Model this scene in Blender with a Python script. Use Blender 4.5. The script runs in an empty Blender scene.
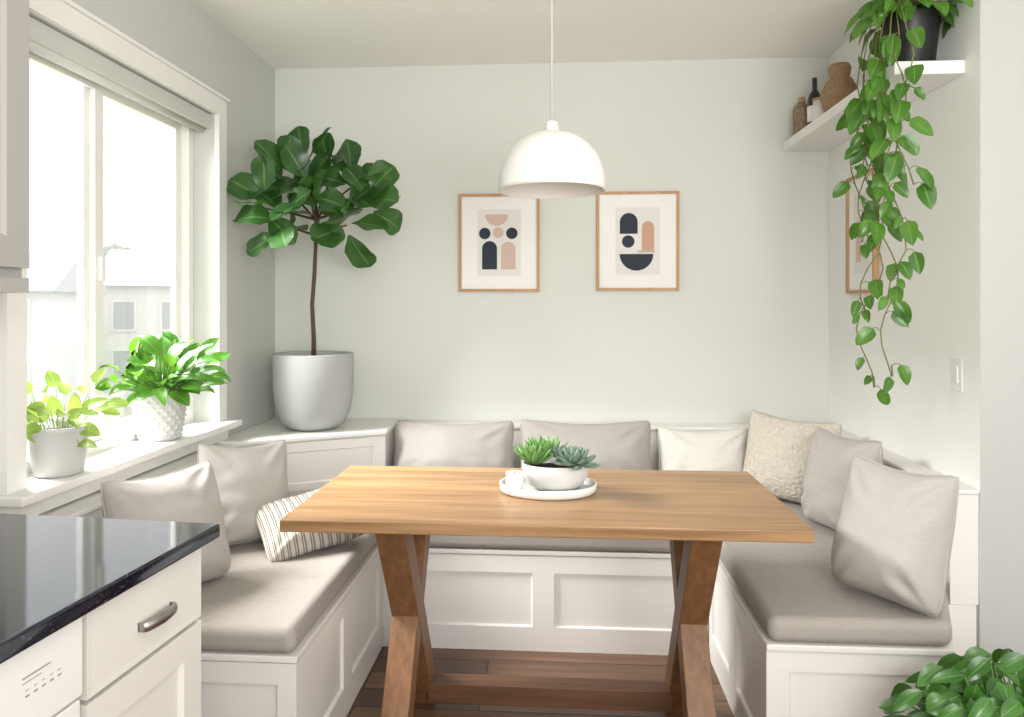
import bpy, math, random
from mathutils import Vector, Matrix, noise
random.seed(7)
R=math.radians
col=bpy.context.scene.collection
V=Vector
# ---------------------------------------------------------------- materials
def newmat(name):
    m=bpy.data.materials.new(name); m.use_nodes=True
    nt=m.node_tree; return m,nt,nt.nodes['Principled BSDF']
def N(nt,t,**k):
    n=nt.nodes.new(t)
    for a,b in k.items(): setattr(n,a,b)
    return n
def rgba(c): return (c[0],c[1],c[2],1)
def s2l(r,g,b):
    f=lambda x:((x/255+0.055)/1.055)**2.4 if x/255>0.04045 else x/255/12.92
    return (f(r),f(g),f(b))
def mat(name,c,rough=0.5,metal=0,var=0.0,vscale=6,bump=0,bscale=60,spec=None,c2=None,coat=0,bdist=0.004):
    m,nt,b=newmat(name)
    b.inputs['Roughness'].default_value=rough; b.inputs['Metallic'].default_value=metal
    if spec is not None: b.inputs['Specular IOR Level'].default_value=spec
    if coat: b.inputs['Coat Weight'].default_value=coat
    tc=N(nt,'ShaderNodeTexCoord')
    if c2 is None: c2=tuple(x*(1-var) for x in c)
    nz=N(nt,'ShaderNodeTexNoise'); nz.inputs['Scale'].default_value=vscale; nz.inputs['Detail'].default_value=4
    nt.links.new(tc.outputs['Object'],nz.inputs['Vector'])
    mx=N(nt,'ShaderNodeMix',data_type='RGBA')
    mx.inputs[6].default_value=rgba(c); mx.inputs[7].default_value=rgba(c2)
    nt.links.new(nz.outputs['Fac'],mx.inputs[0]); nt.links.new(mx.outputs[2],b.inputs['Base Color'])
    if bump:
        n2=N(nt,'ShaderNodeTexNoise'); n2.inputs['Scale'].default_value=bscale; n2.inputs['Detail'].default_value=3
        nt.links.new(tc.outputs['Object'],n2.inputs['Vector'])
        bp=N(nt,'ShaderNodeBump'); bp.inputs['Strength'].default_value=bump; bp.inputs['Distance'].default_value=bdist
        nt.links.new(n2.outputs['Fac'],bp.inputs['Height']); nt.links.new(bp.outputs['Normal'],b.inputs['Normal'])
    return m
def wood(name,ca,cb,axis=0,rough=0.45,board=0.0,scale=1.0,dist=0.35):
    m,nt,b=newmat(name); b.inputs['Roughness'].default_value=rough
    tc=N(nt,'ShaderNodeTexCoord'); mp=N(nt,'ShaderNodeMapping')
    sc=[38*scale,38*scale,38*scale]; sc[axis]=1.8*scale
    mp.inputs['Scale'].default_value=sc
    nt.links.new(tc.outputs['Object'],mp.inputs['Vector'])
    nz=N(nt,'ShaderNodeTexNoise'); nz.inputs['Scale'].default_value=1.0; nz.inputs['Detail'].default_value=8; nz.inputs['Distortion'].default_value=dist
    nz.inputs['Roughness'].default_value=0.65
    nt.links.new(mp.outputs['Vector'],nz.inputs['Vector'])
    rp=N(nt,'ShaderNodeValToRGB'); rp.color_ramp.elements[0].position=0.34; rp.color_ramp.elements[1].position=0.64
    rp.color_ramp.elements[0].color=rgba(cb); rp.color_ramp.elements[1].color=rgba(ca)
    nt.links.new(nz.outputs['Fac'],rp.inputs['Fac'])
    out=rp.outputs['Color']
    if board:
        sp=N(nt,'ShaderNodeSeparateXYZ'); nt.links.new(tc.outputs['Object'],sp.inputs[0])
        d=N(nt,'ShaderNodeMath',operation='DIVIDE'); d.inputs[1].default_value=board; nt.links.new(sp.outputs['Y'],d.inputs[0])
        fl=N(nt,'ShaderNodeMath',operation='FLOOR'); nt.links.new(d.outputs[0],fl.inputs[0])
        wn=N(nt,'ShaderNodeTexWhiteNoise',noise_dimensions='1D'); nt.links.new(fl.outputs[0],wn.inputs['W'])
        mr=N(nt,'ShaderNodeMapRange'); mr.inputs['To Min'].default_value=0.84; mr.inputs['To Max'].default_value=1.06
        nt.links.new(wn.outputs['Value'],mr.inputs['Value'])
        hs=N(nt,'ShaderNodeHueSaturation'); nt.links.new(out,hs.inputs['Color']); nt.links.new(mr.outputs[0],hs.inputs['Value'])
        out=hs.outputs['Color']
    nt.links.new(out,b.inputs['Base Color'])
    bp=N(nt,'ShaderNodeBump'); bp.inputs['Strength'].default_value=0.08; bp.inputs['Distance'].default_value=0.002
    nt.links.new(nz.outputs['Fac'],bp.inputs['Height']); nt.links.new(bp.outputs['Normal'],b.inputs['Normal'])
    return m
def fabric(name,c,var=0.09,scale=420,strength=0.35):
    m,nt,b=newmat(name); b.inputs['Roughness'].default_value=1.0; b.inputs['Specular IOR Level'].default_value=0.05
    b.inputs['Sheen Weight'].default_value=0.1
    tc=N(nt,'ShaderNodeTexCoord'); nz=N(nt,'ShaderNodeTexNoise'); nz.inputs['Scale'].default_value=scale; nz.inputs['Detail'].default_value=2
    nt.links.new(tc.outputs['Object'],nz.inputs['Vector'])
    mp=N(nt,'ShaderNodeMapping'); mp.inputs['Scale'].default_value=(50,50,450); nt.links.new(tc.outputs['Object'],mp.inputs['Vector'])
    n2=N(nt,'ShaderNodeTexNoise'); n2.inputs['Scale'].default_value=1.0; n2.inputs['Detail'].default_value=3; nt.links.new(mp.outputs['Vector'],n2.inputs['Vector'])
    ad=N(nt,'ShaderNodeMath',operation='ADD'); nt.links.new(nz.outputs['Fac'],ad.inputs[0]); nt.links.new(n2.outputs['Fac'],ad.inputs[1])
    rp=N(nt,'ShaderNodeMapRange'); rp.inputs['From Min'].default_value=0.7; rp.inputs['From Max'].default_value=1.3
    nt.links.new(ad.outputs[0],rp.inputs['Value'])
    mx=N(nt,'ShaderNodeMix',data_type='RGBA'); mx.inputs[6].default_value=rgba(tuple(x*(1-var) for x in c)); mx.inputs[7].default_value=rgba(tuple(x*(1+var*0.5) for x in c))
    nt.links.new(rp.outputs[0],mx.inputs[0]); nt.links.new(mx.outputs[2],b.inputs['Base Color'])
    bp=N(nt,'ShaderNodeBump'); bp.inputs['Strength'].default_value=strength; bp.inputs['Distance'].default_value=0.0015
    nt.links.new(ad.outputs[0],bp.inputs['Height']); nt.links.new(bp.outputs['Normal'],b.inputs['Normal'])
    return m
def leafmat(name,c,c2,vein,rough=0.35,trans=0.25,tcol=None):
    m,nt,b=newmat(name); b.inputs['Roughness'].default_value=rough
    tc=N(nt,'ShaderNodeTexCoord'); nz=N(nt,'ShaderNodeTexNoise'); nz.inputs['Scale'].default_value=9
    nt.links.new(tc.outputs['Object'],nz.inputs['Vector'])
    rp=N(nt,'ShaderNodeValToRGB'); rp.color_ramp.elements[0].position=0.35; rp.color_ramp.elements[1].position=0.65
    rp.color_ramp.elements[0].color=rgba(c); rp.color_ramp.elements[1].color=rgba(c2)
    nt.links.new(nz.outputs['Fac'],rp.inputs['Fac'])
    sp=N(nt,'ShaderNodeSeparateXYZ'); nt.links.new(tc.outputs['UV'],sp.inputs[0])
    s=N(nt,'ShaderNodeMath',operation='SUBTRACT'); s.inputs[1].default_value=0.5; nt.links.new(sp.outputs['X'],s.inputs[0])
    a=N(nt,'ShaderNodeMath',operation='ABSOLUTE'); nt.links.new(s.outputs[0],a.inputs[0])
    lt=N(nt,'ShaderNodeMath',operation='LESS_THAN'); lt.inputs[1].default_value=0.03; nt.links.new(a.outputs[0],lt.inputs[0])
    m1=N(nt,'ShaderNodeMath',operation='MULTIPLY_ADD'); m1.inputs[1].default_value=-1.0; nt.links.new(a.outputs[0],m1.inputs[0]); nt.links.new(sp.outputs['Y'],m1.inputs[2])
    m2=N(nt,'ShaderNodeMath',operation='MULTIPLY'); m2.inputs[1].default_value=8; nt.links.new(m1.outputs[0],m2.inputs[0])
    fr=N(nt,'ShaderNodeMath',operation='FRACT'); nt.links.new(m2.outputs[0],fr.inputs[0])
    l2=N(nt,'ShaderNodeMath',operation='LESS_THAN'); l2.inputs[1].default_value=0.12; nt.links.new(fr.outputs[0],l2.inputs[0])
    h=N(nt,'ShaderNodeMath',operation='MULTIPLY'); h.inputs[1].default_value=0.3; nt.links.new(l2.outputs[0],h.inputs[0])
    mxx=N(nt,'ShaderNodeMath',operation='MAXIMUM'); nt.links.new(lt.outputs[0],mxx.inputs[0]); nt.links.new(h.outputs[0],mxx.inputs[1])
    mx=N(nt,'ShaderNodeMix',data_type='RGBA'); mx.inputs[7].default_value=rgba(vein)
    nt.links.new(mxx.outputs[0],mx.inputs[0]); nt.links.new(rp.outputs['Color'],mx.inputs[6])
    nt.links.new(mx.outputs[2],b.inputs['Base Color'])
    tr=N(nt,'ShaderNodeBsdfTranslucent'); tr.inputs['Color'].default_value=rgba(tcol or c2)
    ms=N(nt,'ShaderNodeMixShader'); ms.inputs[0].default_value=trans
    nt.links.new(b.outputs[0],ms.inputs[1]); nt.links.new(tr.outputs[0],ms.inputs[2])
    nt.links.new(ms.outputs[0],nt.nodes['Material Output'].inputs['Surface'])
    return m

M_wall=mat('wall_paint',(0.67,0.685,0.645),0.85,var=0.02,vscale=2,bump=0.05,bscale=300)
M_wallL=mat('wall_paint_window_side_shaded',(0.53,0.54,0.51),0.85,var=0.02,vscale=2,bump=0.05,bscale=300)  # window wall's shade put into a darker copy of the wall paint
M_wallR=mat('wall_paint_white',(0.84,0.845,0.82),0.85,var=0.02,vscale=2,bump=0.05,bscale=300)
M_wallEndShade=mat('wall_paint_end_shaded',(0.47,0.475,0.455),0.85,var=0.02,vscale=2,bump=0.05,bscale=300)  # darkened wall paint: shade on the right wall's near end, put into colour
M_ceil=mat('ceiling_paint',(0.88,0.87,0.83),0.9,var=0.02,vscale=2)
M_trim=mat('trim_paint',(0.80,0.79,0.765),0.4,var=0.02,vscale=3)
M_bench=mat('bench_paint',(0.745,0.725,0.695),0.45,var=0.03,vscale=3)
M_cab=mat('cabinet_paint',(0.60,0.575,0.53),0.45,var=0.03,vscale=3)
M_cabU=mat('upper_cabinet_paint_shaded',(0.35,0.34,0.325),0.45,var=0.03,vscale=3)  # dark grey holds the shade on the upper cabinet
M_appl=mat('appliance_white',(0.66,0.645,0.62),0.3,var=0.02)
M_dark=mat('dark_marks',(0.06,0.06,0.06),0.5)
M_grey=mat('grey_marks',(0.25,0.25,0.245),0.5)
M_fab=fabric('pillow_linen',(0.42,0.398,0.375))
M_seat=fabric('seat_fabric',(0.36,0.33,0.302))
M_white=mat('pillow_white',(0.72,0.70,0.655),1.0,var=0.08,vscale=60,bump=0.8,bscale=120,spec=0.05)
M_bou=mat('pillow_boucle',(0.72,0.66,0.57),1.0,var=0.35,vscale=70,bump=1.0,bscale=75,spec=0.05,bdist=0.012)
M_top=wood('table_oak',s2l(172,135,95),s2l(132,98,64),0,0.36,board=0.13)
M_leg=wood('table_leg_wood',s2l(130,91,57),s2l(100,68,42),2,0.5,dist=0.1)
M_str=wood('stretcher_wood',s2l(104,71,46),s2l(78,52,33),0,0.45)
M_oak=wood('frame_oak',s2l(190,150,108),s2l(164,124,84),2,0.5)
M_pot=mat('pot_matte_grey',(0.43,0.44,0.43),0.95,var=0.08,vscale=5,bump=0.1,bscale=80,spec=0.1)
M_cer=mat('ceramic_white',(0.70,0.69,0.67),0.4,var=0.05)
M_cerG=mat('ceramic_pale_grey',(0.54,0.54,0.53),0.45,var=0.05)
M_bowl=mat('bowl_stoneware',(0.58,0.57,0.55),0.5,var=0.08,vscale=30)
M_pend=mat('pendant_enamel',(0.78,0.77,0.74),0.35,var=0.02)
M_pendin=mat('pendant_inside',(0.76,0.73,0.68),0.6,var=0.02)
M_soil=mat('soil',(0.05,0.035,0.025),0.95,var=0.5,vscale=60,bump=1,bscale=120)
M_bark=mat('bark',(0.12,0.07,0.045),0.85,var=0.4,vscale=40,bump=0.6,bscale=80)
M_stem=mat('green_stem',(0.10,0.20,0.04),0.6,var=0.3,vscale=20)
M_pstem=mat('pale_stem',(0.22,0.32,0.10),0.6,var=0.3,vscale=20)
M_vstem=mat('vine_stem',(0.20,0.20,0.06),0.6,var=0.3,vscale=20)
M_steel=mat('brushed_nickel',(0.45,0.43,0.41),0.35,1.0,var=0.1,vscale=20)
M_cord=mat('cord_fabric',(0.50,0.50,0.48),0.7)
M_blk=mat('black_pot',(0.008,0.008,0.008),0.45)
M_glassb=mat('dark_bottle',(0.02,0.02,0.02),0.15)
M_wick=mat('wicker',(0.42,0.26,0.14),0.8,var=0.6,vscale=60,bump=1,bscale=90)
M_jar=mat('patterned_jar',(0.42,0.29,0.17),0.6,c2=(0.05,0.03,0.02),vscale=75)
M_cork=mat('cork',(0.45,0.30,0.17),0.8,var=0.3,vscale=60)
M_paper=mat('mat_board',(0.84,0.83,0.81),0.8,var=0.01)
M_print=mat('print_paper',(0.74,0.72,0.695),0.8,var=0.02)
M_navy=mat('ink_navy',(0.014,0.022,0.036),0.7)
M_pink=mat('ink_pink',(0.60,0.44,0.37),0.7)
M_terr=mat('ink_terracotta',(0.56,0.33,0.23),0.7)
M_tan=mat('ink_tan',(0.50,0.42,0.34),0.7)
M_shade=mat('roller_fabric',(0.56,0.56,0.53),0.8,var=0.03)
M_house=mat('siding',(0.80,0.81,0.82),0.8,var=0.05)
M_house2=mat('siding_warm',(0.80,0.79,0.77),0.8,var=0.05)
M_roof=mat('roof',(0.64,0.65,0.67),0.9,var=0.1)
M_hwin=mat('house_glass',(0.52,0.54,0.56),0.4)
M_grass=mat('ground_grass',(0.60,0.64,0.54),0.95,var=0.2)
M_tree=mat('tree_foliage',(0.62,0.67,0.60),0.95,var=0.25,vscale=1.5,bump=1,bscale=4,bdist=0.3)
M_fence=mat('fence',(0.70,0.67,0.63),0.9,var=0.2)
L_fid=leafmat('leaf_fiddle',(0.013,0.054,0.012),(0.042,0.125,0.027),(0.11,0.23,0.07),0.32,0.18,(0.11,0.30,0.03))
L_lily=leafmat('leaf_lily',(0.04,0.16,0.016),(0.10,0.28,0.032),(0.17,0.36,0.07),0.35,0.25,(0.18,0.40,0.03))
L_pale=leafmat('leaf_pale',(0.17,0.29,0.04),(0.31,0.42,0.10),(0.38,0.48,0.17),0.4,0.28,(0.32,0.45,0.07))
L_poth=leafmat('leaf_pothos',(0.027,0.105,0.010),(0.095,0.24,0.028),(0.16,0.32,0.06),0.32,0.22,(0.15,0.36,0.03))
L_bush=leafmat('leaf_bush',(0.022,0.095,0.012),(0.065,0.19,0.030),(0.13,0.28,0.06),0.30,0.2,(0.12,0.32,0.03))
M_suc=mat('succulent_green',(0.06,0.18,0.04),0.45,c2=(0.20,0.36,0.09),vscale=25)
M_suc2=mat('succulent_blue',(0.07,0.13,0.095),0.5,c2=(0.19,0.27,0.20),vscale=25)
M_sw=mat('switch_plastic',(0.76,0.76,0.74),0.4)
# countertop
M_ctr,nt,b=newmat('black_granite'); b.inputs['Roughness'].default_value=0.07; b.inputs['IOR'].default_value=1.9
b.inputs['Specular Tint'].default_value=(0.85,0.92,1.0,1)
tc=N(nt,'ShaderNodeTexCoord'); vz=N(nt,'ShaderNodeTexNoise'); vz.inputs['Scale'].default_value=300; vz.inputs['Detail'].default_value=3; nt.links.new(tc.outputs['Object'],vz.inputs['Vector'])
rp=N(nt,'ShaderNodeValToRGB'); rp.color_ramp.elements[0].position=0.61; rp.color_ramp.elements[1].position=0.74
rp.color_ramp.elements[0].color=(0.002,0.003,0.009,1); rp.color_ramp.elements[1].color=(0.11,0.13,0.17,1)
nt.links.new(vz.outputs['Fac'],rp.inputs['Fac']); nt.links.new(rp.outputs['Color'],b.inputs['Base Color'])
# floor
M_floor,nt,b=newmat('floor_planks'); b.inputs['Roughness'].default_value=0.35
tc=N(nt,'ShaderNodeTexCoord'); br=N(nt,'ShaderNodeTexBrick'); br.offset=0.37
br.inputs['Scale'].default_value=1.0; br.inputs['Brick Width'].default_value=1.1; br.inputs['Row Height'].default_value=0.11; br.inputs['Mortar Size'].default_value=0.003
br.inputs['Color1'].default_value=rgba(s2l(132,100,76)); br.inputs['Color2'].default_value=rgba(s2l(90,65,50)); br.inputs['Mortar'].default_value=(0.015,0.01,0.008,1)
nt.links.new(tc.outputs['Object'],br.inputs['Vector'])
mp=N(nt,'ShaderNodeMapping'); mp.inputs['Scale'].default_value=(2,40,2); nt.links.new(tc.outputs['Object'],mp.inputs['Vector'])
nz=N(nt,'ShaderNodeTexNoise'); nz.inputs['Detail'].default_value=6; nz.inputs['Scale'].default_value=1.2; nt.links.new(mp.outputs['Vector'],nz.inputs['Vector'])
mx=N(nt,'ShaderNodeMix',data_type='RGBA',blend_type='MULTIPLY'); mx.inputs[0].default_value=0.7
nt.links.new(br.outputs['Color'],mx.inputs[6]); rr=N(nt,'ShaderNodeValToRGB'); rr.color_ramp.elements[0].position=0.3; rr.color_ramp.elements[0].color=(0.45,0.45,0.45,1); rr.color_ramp.elements[1].position=0.7; rr.color_ramp.elements[1].color=(1.2,1.2,1.2,1)
nt.links.new(nz.outputs['Fac'],rr.inputs['Fac']); nt.links.new(rr.outputs['Color'],mx.inputs[7]); nt.links.new(mx.outputs[2],b.inputs['Base Color'])
# striped pillow
M_stripe,nt,b=newmat('pillow_striped'); b.inputs['Roughness'].default_value=1.0; b.inputs['Specular IOR Level'].default_value=0.05
tc=N(nt,'ShaderNodeTexCoord'); sp=N(nt,'ShaderNodeSeparateXYZ'); nt.links.new(tc.outputs['UV'],sp.inputs[0])
mm=N(nt,'ShaderNodeMath',operation='MULTIPLY'); mm.inputs[1].default_value=16; nt.links.new(sp.outputs['X'],mm.inputs[0])
fr=N(nt,'ShaderNodeMath',operation='FRACT'); nt.links.new(mm.outputs[0],fr.inputs[0])
rp=N(nt,'ShaderNodeValToRGB'); rp.color_ramp.interpolation='LINEAR'
lc=(0.50,0.465,0.415,1); dc=(0.20,0.19,0.18,1)
E=rp.color_ramp.elements; E[0].position=0; E[0].color=lc; E[1].position=0.36; E[1].color=lc
for p,c in ((0.42,dc),(0.54,dc),(0.58,lc),(0.66,lc),(0.70,dc),(0.86,dc),(0.92,lc)):
    e=E.new(p); e.color=c
nt.links.new(fr.outputs[0],rp.inputs['Fac']); nt.links.new(rp.outputs['Color'],b.inputs['Base Color'])
nz=N(nt,'ShaderNodeTexNoise'); nz.inputs['Scale'].default_value=300; nt.links.new(tc.outputs['Object'],nz.inputs['Vector'])
bp=N(nt,'ShaderNodeBump'); bp.inputs['Strength'].default_value=0.4; bp.inputs['Distance'].default_value=0.003; nt.links.new(nz.outputs['Fac'],bp.inputs['Height']); nt.links.new(bp.outputs['Normal'],b.inputs['Normal'])
# window glass
M_glass=bpy.data.materials.new('window_glass'); M_glass.use_nodes=True; nt=M_glass.node_tree
nt.nodes.remove(nt.nodes['Principled BSDF']); t=N(nt,'ShaderNodeBsdfTransparent'); g=N(nt,'ShaderNodeBsdfGlossy'); g.inputs['Roughness'].default_value=0.02
ms=N(nt,'ShaderNodeMixShader'); ms.inputs[0].default_value=0.04; nt.links.new(t.outputs[0],ms.inputs[1]); nt.links.new(g.outputs[0],ms.inputs[2]); nt.links.new(ms.outputs[0],nt.nodes['Material Output'].inputs['Surface'])

# ---------------------------------------------------------------- geometry helpers
def par(o,p):
    if p is not None:
        o.parent=p; o.matrix_parent_inverse=p.matrix_basis.inverted()
def mk(name,verts,faces,mats,parent=None,smooth=False,M=None,bevel=0,bseg=2,uvs=None,midx=None,label=None,category=None,kind=None,subsurf=0,group=None):
    vs=[V(v) for v in verts]
    if M is not None: vs=[M@v for v in vs]
    mn=V((min(v[i] for v in vs) for i in range(3))); mxv=V((max(v[i] for v in vs) for i in range(3)))
    c=(mn+mxv)/2
    me=bpy.data.meshes.new(name); me.from_pydata([v-c for v in vs],[],faces)
    if not isinstance(mats,(list,tuple)): mats=[mats]
    for m in mats: me.materials.append(m)
    if midx: me.polygons.foreach_set('material_index',midx)
    if smooth: me.polygons.foreach_set('use_smooth',[True]*len(me.polygons))
    if uvs:
        ul=me.uv_layers.new(name='UVMap')
        for lp in me.loops: ul.data[lp.index].uv=uvs[lp.vertex_index]
    me.update()
    o=bpy.data.objects.new(name,me); o.location=c; col.objects.link(o)
    if bevel:
        bm=o.modifiers.new('bevel','BEVEL'); bm.width=bevel; bm.segments=bseg; bm.limit_method='ANGLE'; bm.angle_limit=R(40)
        me.polygons.foreach_set('use_smooth',[True]*len(me.polygons))
        w=o.modifiers.new('wn','WEIGHTED_NORMAL')
    if subsurf:
        s=o.modifiers.new('sub','SUBSURF'); s.levels=subsurf; s.render_levels=subsurf
    par(o,parent); tag(o,label,category,kind,group)
    return o
def tag(o,label=None,category=None,kind=None,group=None):
    if label: o['label']=label
    if category: o['category']=category
    if kind: o['kind']=kind
    if group: o['group']=group
def thing(name,loc,label,category,group=None,rot=0):
    o=bpy.data.objects.new(name,None); o.empty_display_size=0.1; o.location=loc; o.rotation_euler=(0,0,rot); col.objects.link(o)
    tag(o,label,category,None,group); return o
def boxvf(x0,x1,y0,y1,z0,z1,base=0):
    v=[(x0,y0,z0),(x1,y0,z0),(x1,y1,z0),(x0,y1,z0),(x0,y0,z1),(x1,y0,z1),(x1,y1,z1),(x0,y1,z1)]
    f=[(0,3,2,1),(4,5,6,7),(0,1,5,4),(1,2,6,5),(2,3,7,6),(3,0,4,7)]
    return v,[tuple(i+base for i in q) for q in f]
def box(name,x0,x1,y0,y1,z0,z1,m,parent=None,**k):
    v,f=boxvf(x0,x1,y0,y1,z0,z1); return mk(name,v,f,m,parent,**k)
def boxes(name,L,m,parent=None,**k):
    v=[];f=[]
    for b in L:
        a,c=boxvf(*b,base=len(v)); v+=a; f+=c
    return mk(name,v,f,m,parent,**k)
def prism(name,poly,z0,z1,m,parent=None,**k):
    n=len(poly); v=[(p[0],p[1],z0) for p in poly]+[(p[0],p[1],z1) for p in poly]
    f=[tuple(range(n-1,-1,-1)),tuple(range(n,2*n))]+[(i,(i+1)%n,n+(i+1)%n,n+i) for i in range(n)]
    return mk(name,v,f,m,parent,**k)
def lathe(name,prof,loc,m,parent=None,seg=48,sy=1.0,disp=None,cap=True,**k):
    v=[];f=[]
    for (r,z) in prof:
        for i in range(seg):
            a=2*math.pi*i/seg; rr=r
            if disp: rr=r+disp(a,z)
            v.append((loc[0]+rr*math.cos(a),loc[1]+rr*math.sin(a)*sy,loc[2]+z))
    n=len(prof)
    for j in range(n-1):
        for i in range(seg):
            i2=(i+1)%seg; f.append((j*seg+i,j*seg+i2,(j+1)*seg+i2,(j+1)*seg+i))
    if cap and prof[0][0]>1e-5: f.append(tuple(range(seg-1,-1,-1)))
    if cap and prof[-1][0]>1e-5: f.append(tuple((n-1)*seg+i for i in range(seg)))
    k.setdefault('smooth',True)
    return mk(name,v,f,m,parent,**k)
def tubevf(pts,r,seg=8,base=0):
    v=[];f=[];n=len(pts); pts=[V(p) for p in pts]
    up=None
    for i,p in enumerate(pts):
        t=(pts[min(i+1,n-1)]-pts[max(i-1,0)]).normalized()
        if up is None:
            up=V((0,0,1)) if abs(t.z)<0.9 else V((1,0,0))
        s=t.cross(up).normalized(); up=s.cross(t).normalized()
        rr=r[i] if isinstance(r,(list,tuple)) else r
        for j in range(seg):
            a=2*math.pi*j/seg; v.append(p+s*(math.cos(a)*rr)+up*(math.sin(a)*rr))
    for i in range(n-1):
        for j in range(seg):
            j2=(j+1)%seg; f.append((base+i*seg+j,base+i*seg+j2,base+(i+1)*seg+j2,base+(i+1)*seg+j))
    f.append(tuple(base+j for j in range(seg-1,-1,-1))); f.append(tuple(base+(n-1)*seg+j for j in range(seg)))
    return v,f
def tubes(name,L,m,parent=None,seg=8,**k):
    v=[];f=[]
    for pts,r in L:
        a,c=tubevf(pts,r,seg,len(v)); v+=a; f+=c
    return mk(name,v,f,m,parent,smooth=True,**k)
def shaker(name,M,w,h,m,parent,fl=0.05,fr=0.05,ft=0.05,fb=0.05,th=0.018,rec=0.010,**k):
    o=[(0,0),(w,0),(w,h),(0,h)]; i=[(fl,fb),(w-fr,fb),(w-fr,h-ft),(fl,h-ft)]
    e=0.005; i2=[(fl+e,fb+e),(w-fr-e,fb+e),(w-fr-e,h-ft-e),(fl+e,h-ft-e)]
    v=[(x,0,z) for x,z in o]+[(x,-th,z) for x,z in o]+[(x,-th,z) for x,z in i]+[(x,-th+rec,z) for x,z in i2]
    f=[(3,2,1,0)]
    for a in range(4):
        b=(a+1)%4; f+=[(a,b,4+b,4+a),(4+a,4+b,8+b,8+a),(8+a,8+b,12+b,12+a)]
    f.append((12,13,14,15))
    return mk(name,v,f,m,parent,M=M,**k)
T=Matrix.Translation
def RZ(d): return Matrix.Rotation(R(d),4,'Z')
def RX(d): return Matrix.Rotation(R(d),4,'X')
def RY(d): return Matrix.Rotation(R(d),4,'Y')
# leaves
def prof(shape,s):
    if shape=='fiddle':
        if s<=0 or s>=1: return 0.10
        return (min(1,s*3.2))**0.7*(0.66+0.34*math.sin(math.pi*(s-0.15)/0.9 if s>0.15 else 0))*(1-max(0,(s-0.72)/0.30)**2.2)**0.6*1.0
    if shape=='heart': return (s**0.42)*((1-s)**0.75)*1.72 if 0<s<1 else 0.02
    if shape=='oval': return max(0.02,math.sin(math.pi*s**0.8))**0.7 if 0<s<1 else 0.02
    return max(0.02,math.sin(math.pi*s**0.85)**0.9) if 0<s<1 else 0.02
class Leaves:
    def __init__(s): s.v=[];s.f=[];s.uv=[];s.clamp=None
    def add(s,p,d,up,length,width,shape,droop=0.6,fold=0.2,wave=0.0,n=8):
        p=V(p); d=V(d).normalized(); up=V(up)
        side=d.cross(up)
        if side.length<0.05: side=d.cross(V((0.3,1,0.2)))
        side.normalize(); nr=side.cross(d).normalized()
        cur=p.copy(); b=len(s.v); ph=random.random()*6
        for i in range(n+1):
            t=i/n; a=droop*t
            dd=d*math.cos(a)-nr*math.sin(a); nn=nr*math.cos(a)+d*math.sin(a)
            if i: cur=cur+dd*(length/n)
            w=width/2*prof(shape,t)
            for j,c in enumerate((-1,-.5,0,.5,1)):
                q=cur+side*(w*c)+nn*(fold*w*abs(c)+wave*w*math.sin(t*9+ph+c)*abs(c))
                if s.clamp: q=s.clamp(q)
                s.v.append(q); s.uv.append((j/4,t))
        for i in range(n):
            for j in range(4):
                a=b+i*5+j; s.f.append((a,a+1,a+6,a+5))
    def make(s,name,m,parent,**k):
        return mk(name,s.v,s.f,m,parent,smooth=True,uvs=s.uv,**k)
def rdir(el,az): return V((math.cos(el)*math.cos(az),math.cos(el)*math.sin(az),math.sin(el)))
GA=2.39996
# ---------------------------------------------------------------- constants
XL=-1.416; XR=1.27; YB=3.5; ZC=2.475; H=1.3
# ---------------------------------------------------------------- room shell
S='structure'
box('floor',-1.62,5.5,-5,3.65,-0.06,0,M_floor,kind=S,label='dark brown wood plank floor')
box('ceiling',-1.62,3.2,-1.6,3.65,ZC,ZC+0.08,M_ceil,kind=S,label='plain warm white painted ceiling')
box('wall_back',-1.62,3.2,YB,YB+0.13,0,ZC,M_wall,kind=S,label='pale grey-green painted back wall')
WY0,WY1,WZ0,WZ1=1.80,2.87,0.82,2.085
boxes('wall_left',[(XL-0.16,XL,-1.6,WY0,0,ZC),(XL-0.16,XL,WY1,YB,0,ZC),(XL-0.16,XL,WY0,WY1,0,WZ0-0.03),(XL-0.16,XL,WY0,WY1,WZ1,ZC)],M_wallL,kind=S,label='painted wall with window opening, shade put into its colour')
wr=box('wall_right',XR,3.2,2.27,YB,0,ZC,[M_wallR,M_wallEndShade],kind=S,label='bright off-white painted side wall',midx=[0,0,1,0,0,0])
# window
win=thing('window_1',(XL-0.12,(WY0+WY1)/2,WZ0),'white framed sliding window with two panes','window'); 
del win['category']; win['kind']=S
def frame(name,y0,y1,z0,z1,x0,x1,w,m,parent):
    return boxes(name,[(x0,x1,y0,y0+w,z0,z1),(x0,x1,y1-w,y1,z0,z1),(x0,x1,y0+w,y1-w,z0,z0+w),(x0,x1,y0+w,y1-w,z1-w,z1)],m,parent)
frame('window_frame',WY0,WY1,WZ0,WZ1,XL-0.155,XL-0.09,0.035,M_trim,win)
frame('sash',WY0+0.035,2.30,WZ0+0.035,WZ1-0.035,XL-0.118,XL-0.10,0.042,M_trim,win)
frame('sash',2.23,WY1-0.035,WZ0+0.035,WZ1-0.035,XL-0.142,XL-0.122,0.042,M_trim,win)
box('glass',XL-0.110,XL-0.108,WY0+0.07,2.265,WZ0+0.07,WZ1-0.07,M_glass,win)
box('glass',XL-0.133,XL-0.131,2.265,WY1-0.07,WZ0+0.07,WZ1-0.07,M_glass,win)
box('latch',XL-0.10,XL-0.085,2.27,2.29,1.38,1.46,M_trim,win,bevel=0.003)
cz=0.068
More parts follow.
